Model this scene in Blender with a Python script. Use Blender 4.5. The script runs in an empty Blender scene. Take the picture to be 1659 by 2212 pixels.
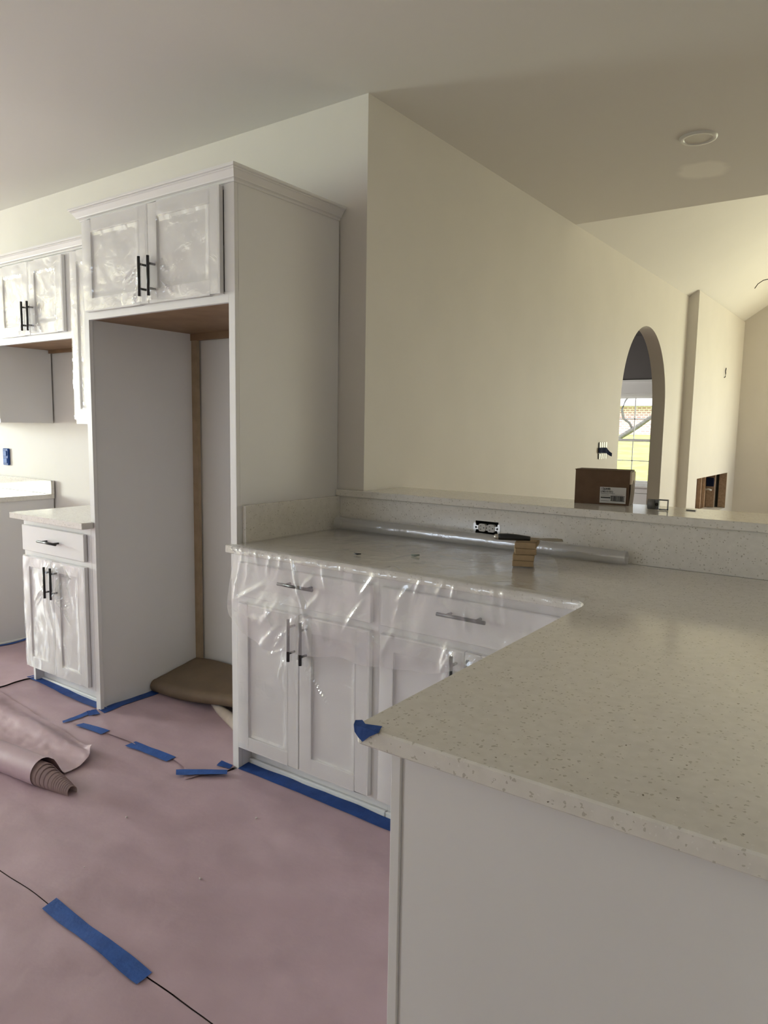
import bpy, bmesh, math, random
from mathutils import Vector, Matrix, noise
random.seed(7)
SC = bpy.context.scene
C = SC.collection
PI = math.pi

# ------------------------------------------------------------------ camera
cam_d = bpy.data.cameras.new('camera'); cam = bpy.data.objects.new('camera', cam_d); C.objects.link(cam)
fw = Vector((-0.57967885, 0.80645455, -0.116634)); rt = Vector((0.81081803, 0.58508744, 0.01571039)); upv = Vector((-0.08091081, 0.08546197, 0.9930507))
M = Matrix((rt, upv, -fw)).transposed().to_4x4(); M.translation = Vector((1.90994, -2.49186, 1.36909))
cam.matrix_world = M
cam_d.sensor_fit = 'HORIZONTAL'; cam_d.sensor_width = 36; cam_d.lens = 1558.44 / 1659 * 36
cam_d.clip_start = .05; cam_d.clip_end = 300
SC.camera = cam

# ------------------------------------------------------------------ world, sun, daylight, exposure
w = bpy.data.worlds.new('overcast'); SC.world = w; w.use_nodes = True
nt = w.node_tree; bg = nt.nodes['Background']
bg.inputs['Color'].default_value = (0.86, 0.93, 1.0, 1); bg.inputs['Strength'].default_value = 3.2
sd = bpy.data.lights.new('sun', 'SUN'); so = bpy.data.objects.new('sun', sd); C.objects.link(so)
sd.energy = 4.5; sd.angle = .3; sd.color = (1, .96, .88); so.rotation_euler = (math.radians(38), math.radians(12), 0)

def daylight(name, loc, direction, sx, sy, power, color):
    d = bpy.data.lights.new(name, 'AREA'); o = bpy.data.objects.new(name, d); C.objects.link(o)
    d.shape = 'RECTANGLE'; d.size = sx; d.size_y = sy; d.energy = power; d.color = color
    o.location = loc; o.rotation_euler = Vector(direction).to_track_quat('-Z', 'Y').to_euler()
SKY = (.58, .74, 1.0); LAWN = (1.0, .905, .53)
# kitchen window in the left wall: sky falls in downwards, the lawn reflects upwards
daylight('daylight_kitchen_sky', (-8.36, -2.75, 1.62), (1, .12, -.3), 1.8, 1.3, 280, SKY)
daylight('daylight_kitchen_lawn', (-8.35, -2.75, 1.5), (1, .12, .45), 1.8, 1.2, 165, (1.0, .93, .30))
# living room windows in the far wall
for i, x in enumerate((1.95, 3.15, 4.35)):
    daylight('daylight_living_sky', (x, 7.88, 1.45), (-.15, -1, -.4), .95, 1.7, 15, (.50, .71, 1.0))
    daylight('daylight_living_lawn', (x, 7.87, 1.3), (-.1, -1, .6), .95, 1.6, 37, LAWN)
# added fill lamp at the study's windowless left wall, lights the window trim
daylight('fill_study', (-3.95, 6.2, 1.3), (1, .35, -.1), 1.2, 1.3, 95, (1, .97, .92))
# fill lamp at an added, unseen rear window; brightens floor, counters and drawer fronts
daylight('fill_rear', (-1.8, -4.56, 1.7), (.1, 1, -.45), 1.3, 1.2, 10, SKY)

SC.view_settings.view_transform = 'Standard'; SC.view_settings.look = 'None'
SC.view_settings.gamma = 1; SC.view_settings.exposure = 0.13; SC.view_settings.use_curve_mapping = False

# ------------------------------------------------------------------ materials
def mat(name, col, rough=.5, var=.0, vscale=8, bump=0, bscale=60, spec=.5, metal=0, col2=None):
    m = bpy.data.materials.new(name); m.use_nodes = True
    n, l = m.node_tree.nodes, m.node_tree.links; b = n['Principled BSDF']
    b.inputs['Base Color'].default_value = (*col, 1); b.inputs['Roughness'].default_value = rough
    b.inputs['Metallic'].default_value = metal; b.inputs['Specular IOR Level'].default_value = spec
    tc = n.new('ShaderNodeTexCoord')
    if var or col2:
        no = n.new('ShaderNodeTexNoise'); no.inputs['Scale'].default_value = vscale; no.inputs['Detail'].default_value = 5
        l.new(tc.outputs['Object'], no.inputs['Vector'])
        rp = n.new('ShaderNodeValToRGB'); a = rp.color_ramp
        c2 = col2 or tuple(c * (1 + var) for c in col); c1 = col if col2 else tuple(c * (1 - var) for c in col)
        a.elements[0].position = .35; a.elements[1].position = .65
        a.elements[0].color = (*c1, 1); a.elements[1].color = (*c2, 1)
        l.new(no.outputs['Fac'], rp.inputs['Fac']); l.new(rp.outputs['Color'], b.inputs['Base Color'])
    if bump:
        nb = n.new('ShaderNodeTexNoise'); nb.inputs['Scale'].default_value = bscale; nb.inputs['Detail'].default_value = 4
        l.new(tc.outputs['Object'], nb.inputs['Vector'])
        bp = n.new('ShaderNodeBump'); bp.inputs['Strength'].default_value = bump; bp.inputs['Distance'].default_value = .01
        l.new(nb.outputs['Fac'], bp.inputs['Height']); l.new(bp.outputs['Normal'], b.inputs['Normal'])
    return m

WALL = mat('wall_paint', (.75, .71, .66), .6, .015, 3, .03, 120, .3)
CEIL = mat('ceiling_paint', (.77, .745, .715), .7, .01, 2, .03, 120, .2)
TRIM = mat('trim_paint', (.84, .84, .82), .3)
CAB = mat('cabinet_paint', (.79, .77, .765), .32, .008, 5, .01, 200)
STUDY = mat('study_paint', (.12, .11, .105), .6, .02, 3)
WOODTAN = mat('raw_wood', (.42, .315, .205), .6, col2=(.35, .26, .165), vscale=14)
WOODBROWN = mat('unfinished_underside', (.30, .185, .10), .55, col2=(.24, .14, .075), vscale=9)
STUD = mat('stud_wood', (.66, .48, .34), .7, col2=(.55, .38, .26), vscale=20)
OSB = mat('sheathing', (.46, .33, .24), .75, col2=(.34, .24, .17), vscale=45)
BLOCKW = mat('fibreboard', (.36, .25, .14), .7, .06, 60)
BLACK = mat('black_metal', (.012, .012, .013), .3, spec=.6)
BLACKP = mat('black_plastic', (.015, .016, .018), .4)
DARK = mat('dark_void', (.02, .018, .015), .9)
STEEL = mat('steel', (.55, .54, .52), .3, metal=1)
GREYMETAL = mat('grey_metal', (.16, .155, .15), .5, metal=.2)
WHITEP = mat('white_plastic', (.80, .79, .76), .35)
PLATE = mat('outlet_white', (.62, .60, .57), .35)
BLUET = mat('blue_tape', (.035, .105, .36), .55, .12, 25, .15, 90, .3)
BLUETD = mat('blue_tape_old', (.02, .07, .28), .55, .15, 25, .15, 90, .3)
BLUEBOX = mat('blue_box', (.012, .02, .055), .9, spec=.08)
ROSIN = mat('rosin_paper', (.50, .36, .40), .42, .05, 6, .25, 14, .45)
ROSIN_IN = mat('rosin_inside', (.46, .335, .335), .6, .08, 30)
KRAFT = mat('kraft_paper', (.185, .13, .08), .6, .08, 10, .2, 18)
TUBEC = mat('paper_tube', (.56, .48, .41), .7, .05, 20)
CARD = mat('cardboard', (.135, .082, .05), .75, .08, 30, .1, 80, .2)
CARDL = mat('cardboard_edge', (.55, .43, .30), .8)
LABELP = mat('label_paper', (.55, .53, .50), .5)
INK = mat('ink', (.02, .02, .02), .7)
CRUMB = mat('plaster', (.72, .69, .66), .8)
BARK = mat('bark', (.16, .15, .15), .9, .2, 20)
LEAF = mat('leaf', (.50, .48, .07), .7, .3, 6)
GRASS = mat('grass', (.36, .40, .09), .9, .2, 2)
ROOFM = mat('roof_shingle', (.55, .55, .58), .9, .05, 20)
LENS = mat('light_lens', (.66, .63, .58), .4)

def quartz():
    m = mat('quartz', (.68, .66, .61), .13, spec=.5)
    n, l = m.node_tree.nodes, m.node_tree.links; b = n['Principled BSDF']
    tc = n.new('ShaderNodeTexCoord'); prev = None
    wn = n.new('ShaderNodeTexNoise'); wn.inputs['Scale'].default_value = 160; l.new(tc.outputs['Object'], wn.inputs['Vector'])
    wadd = n.new('ShaderNodeVectorMath'); wadd.operation = 'MULTIPLY_ADD'; wadd.inputs[1].default_value = (.009, .009, .009); l.new(wn.outputs['Color'], wadd.inputs[0]); l.new(tc.outputs['Object'], wadd.inputs[2])
    base = n.new('ShaderNodeTexNoise'); base.inputs['Scale'].default_value = 45
    l.new(tc.outputs['Object'], base.inputs['Vector'])
    rp = n.new('ShaderNodeValToRGB'); rp.color_ramp.elements[0].color = (.73, .695, .64, 1); rp.color_ramp.elements[1].color = (.79, .755, .70, 1)
    rp.color_ramp.elements[0].position = .3; rp.color_ramp.elements[1].position = .7
    l.new(base.outputs['Fac'], rp.inputs['Fac']); prev = rp.outputs['Color']
    for sc, rad, thr, colr in ((75, .20, .84, (.53, .49, .43)), (130, .30, .72, (.55, .515, .45)), (170, .25, .85, (.82, .79, .74)), (50, .085, .88, (.24, .21, .17)), (95, .14, .91, (.31, .28, .23))):
        v = n.new('ShaderNodeTexVoronoi'); v.inputs['Scale'].default_value = sc; l.new(wadd.outputs[0], v.inputs['Vector'])
        lt = n.new('ShaderNodeMath'); lt.operation = 'LESS_THAN'; lt.inputs[1].default_value = rad; l.new(v.outputs['Distance'], lt.inputs[0])
        sp = n.new('ShaderNodeSeparateColor'); l.new(v.outputs['Color'], sp.inputs[0])
        gt = n.new('ShaderNodeMath'); gt.operation = 'GREATER_THAN'; gt.inputs[1].default_value = thr; l.new(sp.outputs[0], gt.inputs[0])
        mu = n.new('ShaderNodeMath'); mu.operation = 'MULTIPLY'; l.new(lt.outputs[0], mu.inputs[0]); l.new(gt.outputs[0], mu.inputs[1])
        mx = n.new('ShaderNodeMix'); mx.data_type = 'RGBA'; l.new(mu.outputs[0], mx.inputs[0]); l.new(prev, mx.inputs[6]); mx.inputs[7].default_value = (*colr, 1)
        prev = mx.outputs[2]
    l.new(prev, b.inputs['Base Color'])
    return m
QUARTZ = quartz()

def plastic(name, milk, rough, bump, bscale, fres=.06):
    m = bpy.data.materials.new(name); m.use_nodes = True
    n, l = m.node_tree.nodes, m.node_tree.links; n.clear()
    out = n.new('ShaderNodeOutputMaterial'); tr = n.new('ShaderNodeBsdfTransparent'); tr.inputs[0].default_value = (.97, .97, .97, 1)
    df = n.new('ShaderNodeBsdfDiffuse'); df.inputs[0].default_value = (.85, .85, .87, 1)
    tl = n.new('ShaderNodeBsdfTranslucent'); tl.inputs[0].default_value = (.85, .85, .87, 1)
    gl = n.new('ShaderNodeBsdfGlossy'); gl.inputs['Roughness'].default_value = rough; gl.inputs[0].default_value = (1, 1, 1, 1)
    m1 = n.new('ShaderNodeMixShader'); m1.inputs[0].default_value = .35; l.new(df.outputs[0], m1.inputs[1]); l.new(tl.outputs[0], m1.inputs[2])
    m2 = n.new('ShaderNodeMixShader'); l.new(tr.outputs[0], m2.inputs[1]); l.new(m1.outputs[0], m2.inputs[2])
    tc = n.new('ShaderNodeTexCoord')
    nz = n.new('ShaderNodeTexNoise'); nz.inputs['Scale'].default_value = 9; nz.inputs['Detail'].default_value = 3; l.new(tc.outputs['Object'], nz.inputs['Vector'])
    mr = n.new('ShaderNodeMapRange'); mr.inputs[1].default_value = .3; mr.inputs[2].default_value = .7; mr.inputs[3].default_value = milk * .9; mr.inputs[4].default_value = milk * 1.08
    l.new(nz.outputs['Fac'], mr.inputs[0]); l.new(mr.outputs[0], m2.inputs[0])
    nb = n.new('ShaderNodeTexNoise'); nb.inputs['Scale'].default_value = bscale; nb.inputs['Detail'].default_value = 3; nb.inputs['Distortion'].default_value = .8; l.new(tc.outputs['Object'], nb.inputs['Vector'])
    bp = n.new('ShaderNodeBump'); bp.inputs['Strength'].default_value = bump; bp.inputs['Distance'].default_value = .01; l.new(nb.outputs['Fac'], bp.inputs['Height'])
    l.new(bp.outputs[0], gl.inputs['Normal'])
    lw = n.new('ShaderNodeLayerWeight'); lw.inputs['Blend'].default_value = .5; l.new(bp.outputs[0], lw.inputs['Normal'])
    pw = n.new('ShaderNodeMath'); pw.operation = 'POWER'; pw.inputs[1].default_value = 4; l.new(lw.outputs['Facing'], pw.inputs[0])
    ma = n.new('ShaderNodeMath'); ma.operation = 'MULTIPLY_ADD'; ma.inputs[1].default_value = .55; ma.inputs[2].default_value = fres; l.new(pw.outputs[0], ma.inputs[0])
    m3 = n.new('ShaderNodeMixShader'); l.new(ma.outputs[0], m3.inputs[0]); l.new(m2.outputs[0], m3.inputs[1]); l.new(gl.outputs[0], m3.inputs[2])
    l.new(m3.outputs[0], out.inputs[0])
    return m
SHEETM = plastic('plastic_sheeting', .225, .16, .5, 11, .13)
FILMM = plastic('door_film', .17, .12, .5, 14, .11)

def glass():
    m = bpy.data.materials.new('window_glass'); m.use_nodes = True
    n, l = m.node_tree.nodes, m.node_tree.links; n.clear()
    out = n.new('ShaderNodeOutputMaterial'); tr = n.new('ShaderNodeBsdfTransparent'); gl = n.new('ShaderNodeBsdfGlossy'); gl.inputs['Roughness'].default_value = .02
    mx = n.new('ShaderNodeMixShader'); mx.inputs[0].default_value = .04; l.new(tr.outputs[0], mx.inputs[1]); l.new(gl.outputs[0], mx.inputs[2]); l.new(mx.outputs[0], out.inputs[0])
    return m
GLASS = glass()

def brickmat():
    m = mat('far_brick', (.5, .4, .38), .9); n, l = m.node_tree.nodes, m.node_tree.links; b = n['Principled BSDF']
    tc = n.new('ShaderNodeTexCoord'); mp = n.new('ShaderNodeMapping'); mp.inputs['Rotation'].default_value = (PI / 2, 0, 0)
    br = n.new('ShaderNodeTexBrick'); br.inputs['Scale'].default_value = 2.2
    br.inputs['Color1'].default_value = (.46, .28, .29, 1); br.inputs['Color2'].default_value = (.52, .34, .35, 1); br.inputs['Mortar'].default_value = (.75, .72, .72, 1); br.inputs['Mortar Size'].default_value = .04
    l.new(tc.outputs['Object'], mp.inputs[0]); l.new(mp.outputs[0], br.inputs['Vector']); l.new(br.outputs[0], b.inputs['Base Color'])
    return m
BRICK = brickmat()

def ceilpatch():   # kitchen ceiling with a lighter rounded patch near the downlight
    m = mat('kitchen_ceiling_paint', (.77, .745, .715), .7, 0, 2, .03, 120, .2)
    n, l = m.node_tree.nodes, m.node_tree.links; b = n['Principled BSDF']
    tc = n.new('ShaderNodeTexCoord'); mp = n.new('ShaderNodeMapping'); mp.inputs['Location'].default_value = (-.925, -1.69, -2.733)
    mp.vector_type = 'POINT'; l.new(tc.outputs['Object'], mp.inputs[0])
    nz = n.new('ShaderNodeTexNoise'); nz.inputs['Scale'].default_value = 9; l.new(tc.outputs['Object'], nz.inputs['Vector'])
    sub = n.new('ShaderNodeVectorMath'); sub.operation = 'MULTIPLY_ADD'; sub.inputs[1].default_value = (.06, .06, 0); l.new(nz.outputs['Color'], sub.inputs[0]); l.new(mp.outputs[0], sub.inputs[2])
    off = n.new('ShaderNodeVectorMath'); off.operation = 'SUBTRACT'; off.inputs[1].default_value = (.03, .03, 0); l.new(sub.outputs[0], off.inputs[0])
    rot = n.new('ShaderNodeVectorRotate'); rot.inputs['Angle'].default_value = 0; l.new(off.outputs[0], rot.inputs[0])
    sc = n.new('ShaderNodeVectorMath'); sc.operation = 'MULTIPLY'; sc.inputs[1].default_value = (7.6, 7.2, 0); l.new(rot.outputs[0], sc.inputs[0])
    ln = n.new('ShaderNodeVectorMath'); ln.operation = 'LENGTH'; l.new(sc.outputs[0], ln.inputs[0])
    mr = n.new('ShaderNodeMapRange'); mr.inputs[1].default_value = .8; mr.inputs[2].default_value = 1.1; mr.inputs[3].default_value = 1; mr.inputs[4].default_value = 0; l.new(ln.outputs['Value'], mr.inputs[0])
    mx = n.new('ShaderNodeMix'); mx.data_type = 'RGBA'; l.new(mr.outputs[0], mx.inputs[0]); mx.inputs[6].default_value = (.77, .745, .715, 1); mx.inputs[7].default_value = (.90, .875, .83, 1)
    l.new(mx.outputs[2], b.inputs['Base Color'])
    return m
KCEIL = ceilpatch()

# ------------------------------------------------------------------ helpers
OFF = {}
def thing(name, label, cat, loc, group=None):
    o = bpy.data.objects.new(name, None); C.objects.link(o); o.location = loc; o.empty_display_size = .05
    o['label'] = label; o['category'] = cat
    if group: o['group'] = group
    OFF[o.name] = Vector(loc); return o
def tag(o, label, cat, group=None):
    o['label'] = label; o['category'] = cat
    if group: o['group'] = group
    return o
def obj(name, bm, m, parent=None, smooth=False, label=None, bev=0):
    me = bpy.data.meshes.new(name)
    bmesh.ops.remove_doubles(bm, verts=bm.verts, dist=1e-6)
    bmesh.ops.recalc_face_normals(bm, faces=bm.faces)
    if bev:
        es = [e for e in bm.edges if len(e.link_faces) == 2 and e.calc_face_angle(0) > .6]
        bmesh.ops.bevel(bm, geom=es, offset=bev, segments=1, affect='EDGES', clamp_overlap=True)
    off = OFF.get(parent.name, Vector()) if parent else Vector()
    if parent: bmesh.ops.translate(bm, verts=bm.verts, vec=-off)
    bm.to_mesh(me); bm.free()
    if smooth:
        for p in me.polygons: p.use_smooth = True
    o = bpy.data.objects.new(name, me); C.objects.link(o); me.materials.append(m)
    if parent: o.parent = parent
    OFF[o.name] = off
    if label: o['label'] = label
    return o
def struct(name, bm, m, parent=None, bev=0):
    o = obj(name, bm, m, parent, bev=bev)
    if not parent: o['kind'] = 'structure'
    return o
def box(bm, x0, x1, y0, y1, z0, z1, T=None):
    vs = [bm.verts.new(Vector((x, y, z)) if T is None else T @ Vector((x, y, z))) for x in (x0, x1) for y in (y0, y1) for z in (z0, z1)]
    for f in ((0, 1, 3, 2), (4, 6, 7, 5), (0, 4, 5, 1), (2, 3, 7, 6), (0, 2, 6, 4), (1, 5, 7, 3)):
        bm.faces.new([vs[i] for i in f])
    return bm
def B(*a, **k): return box(bmesh.new(), *a, **k)
def boxes(*L):
    bm = bmesh.new()
    for a in L: box(bm, *a)
    return bm
def prism(bm, pts, z0, z1):
    lo = [bm.verts.new((x, y, z0)) for x, y in pts]; hi = [bm.verts.new((x, y, z1)) for x, y in pts]
    bm.faces.new(lo[::-1]); bm.faces.new(hi)
    for i in range(len(pts)):
        j = (i + 1) % len(pts); bm.faces.new((lo[i], lo[j], hi[j], hi[i]))
    return bm
def prism_xz(bm, pts, y0, y1):
    lo = [bm.verts.new((x, y0, z)) for x, z in pts]; hi = [bm.verts.new((x, y1, z)) for x, z in pts]
    bm.faces.new(lo); bm.faces.new(hi[::-1])
    for i in range(len(pts)):
        j = (i + 1) % len(pts); bm.faces.new((lo[i], lo[j], hi[j], hi[i]))
    return bm
def tube(bm, pts, r, n=10, cap=True):
    pts = [Vector(p) for p in pts]; rings = []
    ref = Vector((0, 0, 1))
    for i, p in enumerate(pts):
        d = (pts[min(i + 1, len(pts) - 1)] - pts[max(i - 1, 0)]).normalized()
        a = d.cross(ref if abs(d.z) < .95 else Vector((1, 0, 0))).normalized(); b = d.cross(a)
        rr = r[i] if isinstance(r, (list, tuple)) else r
        rings.append([bm.verts.new(p + (a * math.cos(2 * PI * k / n) + b * math.sin(2 * PI * k / n)) * rr) for k in range(n)])
    for i in range(len(rings) - 1):
        for k in range(n): bm.faces.new((rings[i][k], rings[i][(k + 1) % n], rings[i + 1][(k + 1) % n], rings[i + 1][k]))
    if cap: bm.faces.new(rings[0][::-1]); bm.faces.new(rings[-1])
    return bm
def grid(bm, nu, nv, f, skip=None):
    V = [[bm.verts.new(f(i / nu, j / nv)) for j in range(nv + 1)] for i in range(nu + 1)]
    for i in range(nu):
        for j in range(nv):
            if skip and skip(i / nu, j / nv): continue
            bm.faces.new((V[i][j], V[i + 1][j], V[i + 1][j + 1], V[i][j + 1]))
    return bm
def holes(bm, axis, pos, a0, a1, b0, b1, hs):   # wall slab: axis thickness pos=(p0,p1), ranges a (horizontal), b (vertical), rectangular holes
    A = sorted({a0, a1, *[h[0] for h in hs], *[h[1] for h in hs]}); Bz = sorted({b0, b1, *[h[2] for h in hs], *[h[3] for h in hs]})
    for i in range(len(A) - 1):
        for j in range(len(Bz) - 1):
            ca, cb = (A[i] + A[i + 1]) / 2, (Bz[j] + Bz[j + 1]) / 2
            if any(h[0] < ca < h[1] and h[2] < cb < h[3] for h in hs): continue
            if axis == 'x': box(bm, pos[0], pos[1], A[i], A[i + 1], Bz[j], Bz[j + 1])
            else: box(bm, A[i], A[i + 1], pos[0], pos[1], Bz[j], Bz[j + 1])
    return bm
def ss(a, b, x):
    t = max(0, min(1, (x - a) / (b - a))); return t * t * (3 - 2 * t)
def nz(x, y, z=0): return noise.noise(Vector((x, y, z)))

# ------------------------------------------------------------------ setting: shell
H = 2.733; YE = 2.305; SLOPE = .70; RIDGE = 2.5
struct('floor', B(-8.6, 5.2, -4.8, 8.2, -.12, 0), mat('slab', (.20, .15, .14), .9))
SUBF = mat('subfloor', (.42, .33, .28), .7, .06, 8)
struct('floor_living', boxes((0, 5.0, .14, 7.92, 0, .003), (2.08, 5.0, -4.6, .14, 0, .003)), SUBF)
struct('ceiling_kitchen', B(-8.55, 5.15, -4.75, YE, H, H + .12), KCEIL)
bm = bmesh.new()
zr = H + SLOPE * RIDGE
for xa, za, xb, zb in ((-.14, H - .14 * SLOPE, RIDGE, zr), (RIDGE, zr, 5.15, zr - SLOPE * (5.15 - RIDGE))):
    v = [bm.verts.new(p) for p in ((xa, YE - .1, za), (xb, YE - .1, zb), (xb, 8.1, zb), (xa, 8.1, za), (xa, YE - .1, za + .12), (xb, YE - .1, zb + .12), (xb, 8.1, zb + .12), (xa, 8.1, za + .12))]
    for f in ((0, 1, 2, 3), (4, 7, 6, 5), (0, 4, 5, 1), (1, 5, 6, 2), (2, 6, 7, 3), (3, 7, 4, 0)): bm.faces.new([v[i] for i in f])
struct('ceiling', bm, CEIL)
struct('wall_gable', B(-.12, 5.1, YE - .1, YE, H + .1, zr + .1), WALL)
struct('wall_back', B(-8.5, 0, .010, .12, 0, H + .05), WALL)
struct('wall_bar', holes(bmesh.new(), 'y', (.010, .14), 0, 3.2, 0, 1.0615, [(.5625, .6615, .9605, 1.0115)]), WALL)
struct('wall_bar_end', B(1.96, 2.08, -1.75, .009, 0, 1.0615), WALL)
# wall with the arch and the fireplace hole
FY0, FY1, FZ0, FZ1 = 5.82, 7.46, .42, .868
bm = bmesh.new()
box(bm, -.12, 0, .12, 3.43, 0, H + .05)
holes(bm, 'x', (-.12, 0), 4.75, 8.0, 0, H + .05, [(FY0, FY1, FZ0, FZ1)])
cy, rr, sp = 4.09, .66, 1.60; N = 40
arc = [(cy - rr * math.cos(PI * k / N), sp + (rr + .02) * math.sin(PI * k / N)) for k in range(N + 1)]
for k in range(N):
    (ya, za), (yb, zb) = arc[k], arc[k + 1]
    for x in (-.12, 0):
        bm.faces.new([bm.verts.new(p) for p in ((x, ya, za), (x, yb, zb), (x, yb, H + .05), (x, ya, H + .05))])
    bm.faces.new([bm.verts.new(p) for p in ((-.12, ya, za), (0, ya, za), (0, yb, zb), (-.12, yb, zb))])
    bm.faces.new([bm.verts.new(p) for p in ((-.12, ya, H + .05), (0, ya, H + .05), (0, yb, H + .05), (-.12, yb, H + .05))])
struct('wall_living', bm, WALL)
struct('wall_fireplace', holes(bmesh.new(), 'x', (0, .10), 5.41, 7.92, 0, H + .055, [(FY0, FY1, FZ0, FZ1)]), WALL)
WIN = [(1.47, 2.43, .55, 2.25), (2.67, 3.63, .55, 2.25), (3.87, 4.83, .55, 2.25)]
struct('wall_far', holes(bmesh.new(), 'y', (7.92, 8.04), -.12, 5.1, 0, zr + .1, WIN), WALL)
struct('wall_right', B(5.0, 5.12, -4.7, 8.0, 0, zr), WALL)
KW = (-3.7, -1.8, .9, 2.3)
struct('wall_left', holes(bmesh.new(), 'x', (-8.52, -8.4), -4.7, .12, 0, H + .05, [KW]), WALL)
DR = (-2.5, -1.1, 1.0, 2.3)
struct('wall_rear', holes(bmesh.new(), 'y', (-4.72, -4.6), -8.5, 5.1, 0, H + .05, [DR]), WALL)
# study beyond the arch
SW = (-1.76, -.80, .60, 1.90)
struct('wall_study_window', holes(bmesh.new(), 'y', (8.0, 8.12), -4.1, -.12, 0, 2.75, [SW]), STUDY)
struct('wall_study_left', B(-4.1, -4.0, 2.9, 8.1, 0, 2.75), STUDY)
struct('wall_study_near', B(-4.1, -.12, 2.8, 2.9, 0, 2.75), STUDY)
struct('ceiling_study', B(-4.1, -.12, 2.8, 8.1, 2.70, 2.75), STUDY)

def sash_window(name, kind_y, a0, a1, z0, z1, p, inner, cols=2, rows=2, casing=True, axis='y', into=1):
    """double-hung window in a wall normal to axis; p = plane of the sashes; inner = room-side wall face; into = sign from room to outside"""
    def bb(bm, a, b, q0, q1, za, zb):
        q0, q1 = sorted((q0, q1))
        if axis == 'y': box(bm, a, b, q0, q1, za, zb)
        else: box(bm, q0, q1, a, b, za, zb)
    bm = bmesh.new(); t = .035
    for (a, b, za, zb) in ((a0, a0 + t, z0, z1), (a1 - t, a1, z0, z1), (a0 + t, a1 - t, z0, z0 + t), (a0 + t, a1 - t, z1 - t, z1)):
        bb(bm, a, b, p - .04, p + .04, za, zb)
    root = obj(name, bm, TRIM, None, bev=.002); root['kind'] = 'structure'; OFF[root.name] = Vector()
    zm = (z0 + z1) / 2 - .01
    for nm, za, zb, dp in (('upper_sash', zm - .02, z1 - t, .012 * into), ('lower_sash', z0 + t, zm + .02, -.012 * into)):
        bm = bmesh.new(); u = .03
        for (a, b, c, d) in ((a0 + t, a0 + t + u, za, zb), (a1 - t - u, a1 - t, za, zb), (a0 + t + u, a1 - t - u, za, za + u), (a0 + t + u, a1 - t - u, zb - u, zb)):
            bb(bm, a, b, p + dp - .012, p + dp + .012, c, d)
        s = obj(nm, bm, TRIM, root)
        for i in range(1, cols):
            x = a0 + (a1 - a0) * i / cols; bm = bmesh.new(); bb(bm, x - .007, x + .007, p + dp - .006, p + dp + .006, za + u, zb - u); obj('muntin', bm, TRIM, s)
        for j in range(1, rows):
            z = za + (zb - za) * j / rows; bm = bmesh.new(); bb(bm, a0 + t + u, a1 - t - u, p + dp - .006, p + dp + .006, z - .007, z + .007); obj('muntin', bm, TRIM, s)
        bm = bmesh.new(); bb(bm, a0 + t + u, a1 - t - u, p + dp - .002, p + dp + .002, za + u, zb - u); obj('pane', bm, GLASS, s)
    if casing:
        c = .085
        for nm, a, b, q, za, zb in (('side_casing', a0 - c, a0, .018, z0, z1), ('side_casing', a1, a1 + c, .018, z0, z1), ('head_casing', a0 - c, a1 + c, .02, z1, z1 + .165), ('head_cap', a0 - c - .03, a1 + c + .03, .045, z1 + .165, z1 + .19), ('sill', a0 - c - .03, a1 + c + .03, .06, z0 - .03, z0), ('apron', a0 - c, a1 + c, .016, z0 - .11, z0 - .03)):
            bm = bmesh.new(); bb(bm, a, b, inner - q * into, inner, za, zb); obj(nm, bm, TRIM, root, bev=.002)
    return root
sash_window('window_1', 0, SW[0], SW[1], SW[2], SW[3], 8.06, 8.0)
struct('trim_1', boxes((-4.0, -.12, 7.985, 8.0, .14, .485)), TRIM)
struct('baseboard_study', B(-4.0, -.12, 7.978, 8.0, 0, .14), TRIM)
sash_window('window_2', 0, KW[0], KW[1], KW[2], KW[3], -8.46, -8.4, axis='x', into=-1)
for i, h in enumerate(WIN): sash_window('window_%d' % (i + 3), 0, h[0], h[1], h[2], h[3], 7.98, 7.92)
sash_window('window_6', 0, DR[0], DR[1], DR[2], DR[3], -4.66, -4.6, into=-1)  # unseen window added in the rear wall to go with the fill lamp
struct('baseboard_alcove', boxes((-1.0990, -.1625, -.010, .0095, 0, .09), (-1.0990, -.1625, -.004, .0095, .09, .105)), TRIM)

# ------------------------------------------------------------------ outdoors seen through the study window
lawn = obj('lawn', grid(bmesh.new(), 8, 44, lambda u, v: Vector((-60 + 120 * u, -40 + 110 * v, -.36 + 1.55 * ss(.50, .66, v)))), GRASS, None, True)
lawn['kind'] = 'stuff'; tag(lawn, 'bright yellow-green lawn seen through the window beyond the arch', 'lawn')
hs = thing('house', 'pale brick house across the lawn seen through the study window', 'house', (-13, 38, 1.2))
obj('wall', B(-22, -5, 34, 42, 1.2, 2.6), BRICK, hs)
bm = bmesh.new(); v = [bm.verts.new(p) for p in ((-22.5, 33.5, 2.6), (-4.5, 33.5, 2.6), (-4.5, 42.5, 2.6), (-22.5, 42.5, 2.6), (-19, 38, 4.2), (-8, 38, 4.2))]
for f in ((0, 1, 5, 4), (1, 2, 5), (2, 3, 4, 5), (3, 0, 4), (0, 3, 2, 1)): bm.faces.new([v[i] for i in f])
obj('roof', bm, ROOFM, hs)
for x in (-17, -13.2, -8):
    wf = obj('window', B(x, x + 1.1, 33.96, 34.05, 1.5, 2.4), TRIM, hs); obj('pane', B(x + .08, x + 1.02, 33.94, 33.96, 1.58, 2.32), BLUEBOX, wf)
tr = thing('tree', 'bare grey-limbed tree with yellow-green leaves outside the study window', 'tree', (-3.75, 14, -.35))
obj('trunk', tube(bmesh.new(), [(-3.75, 14, -.355), (-3.70, 14, .4), (-3.62, 14, 1.2), (-3.66, 14, 2.2), (-3.8, 14, 3.4)], [.17, .14, .12, .10, .05], 9), BARK, tr, True)
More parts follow.
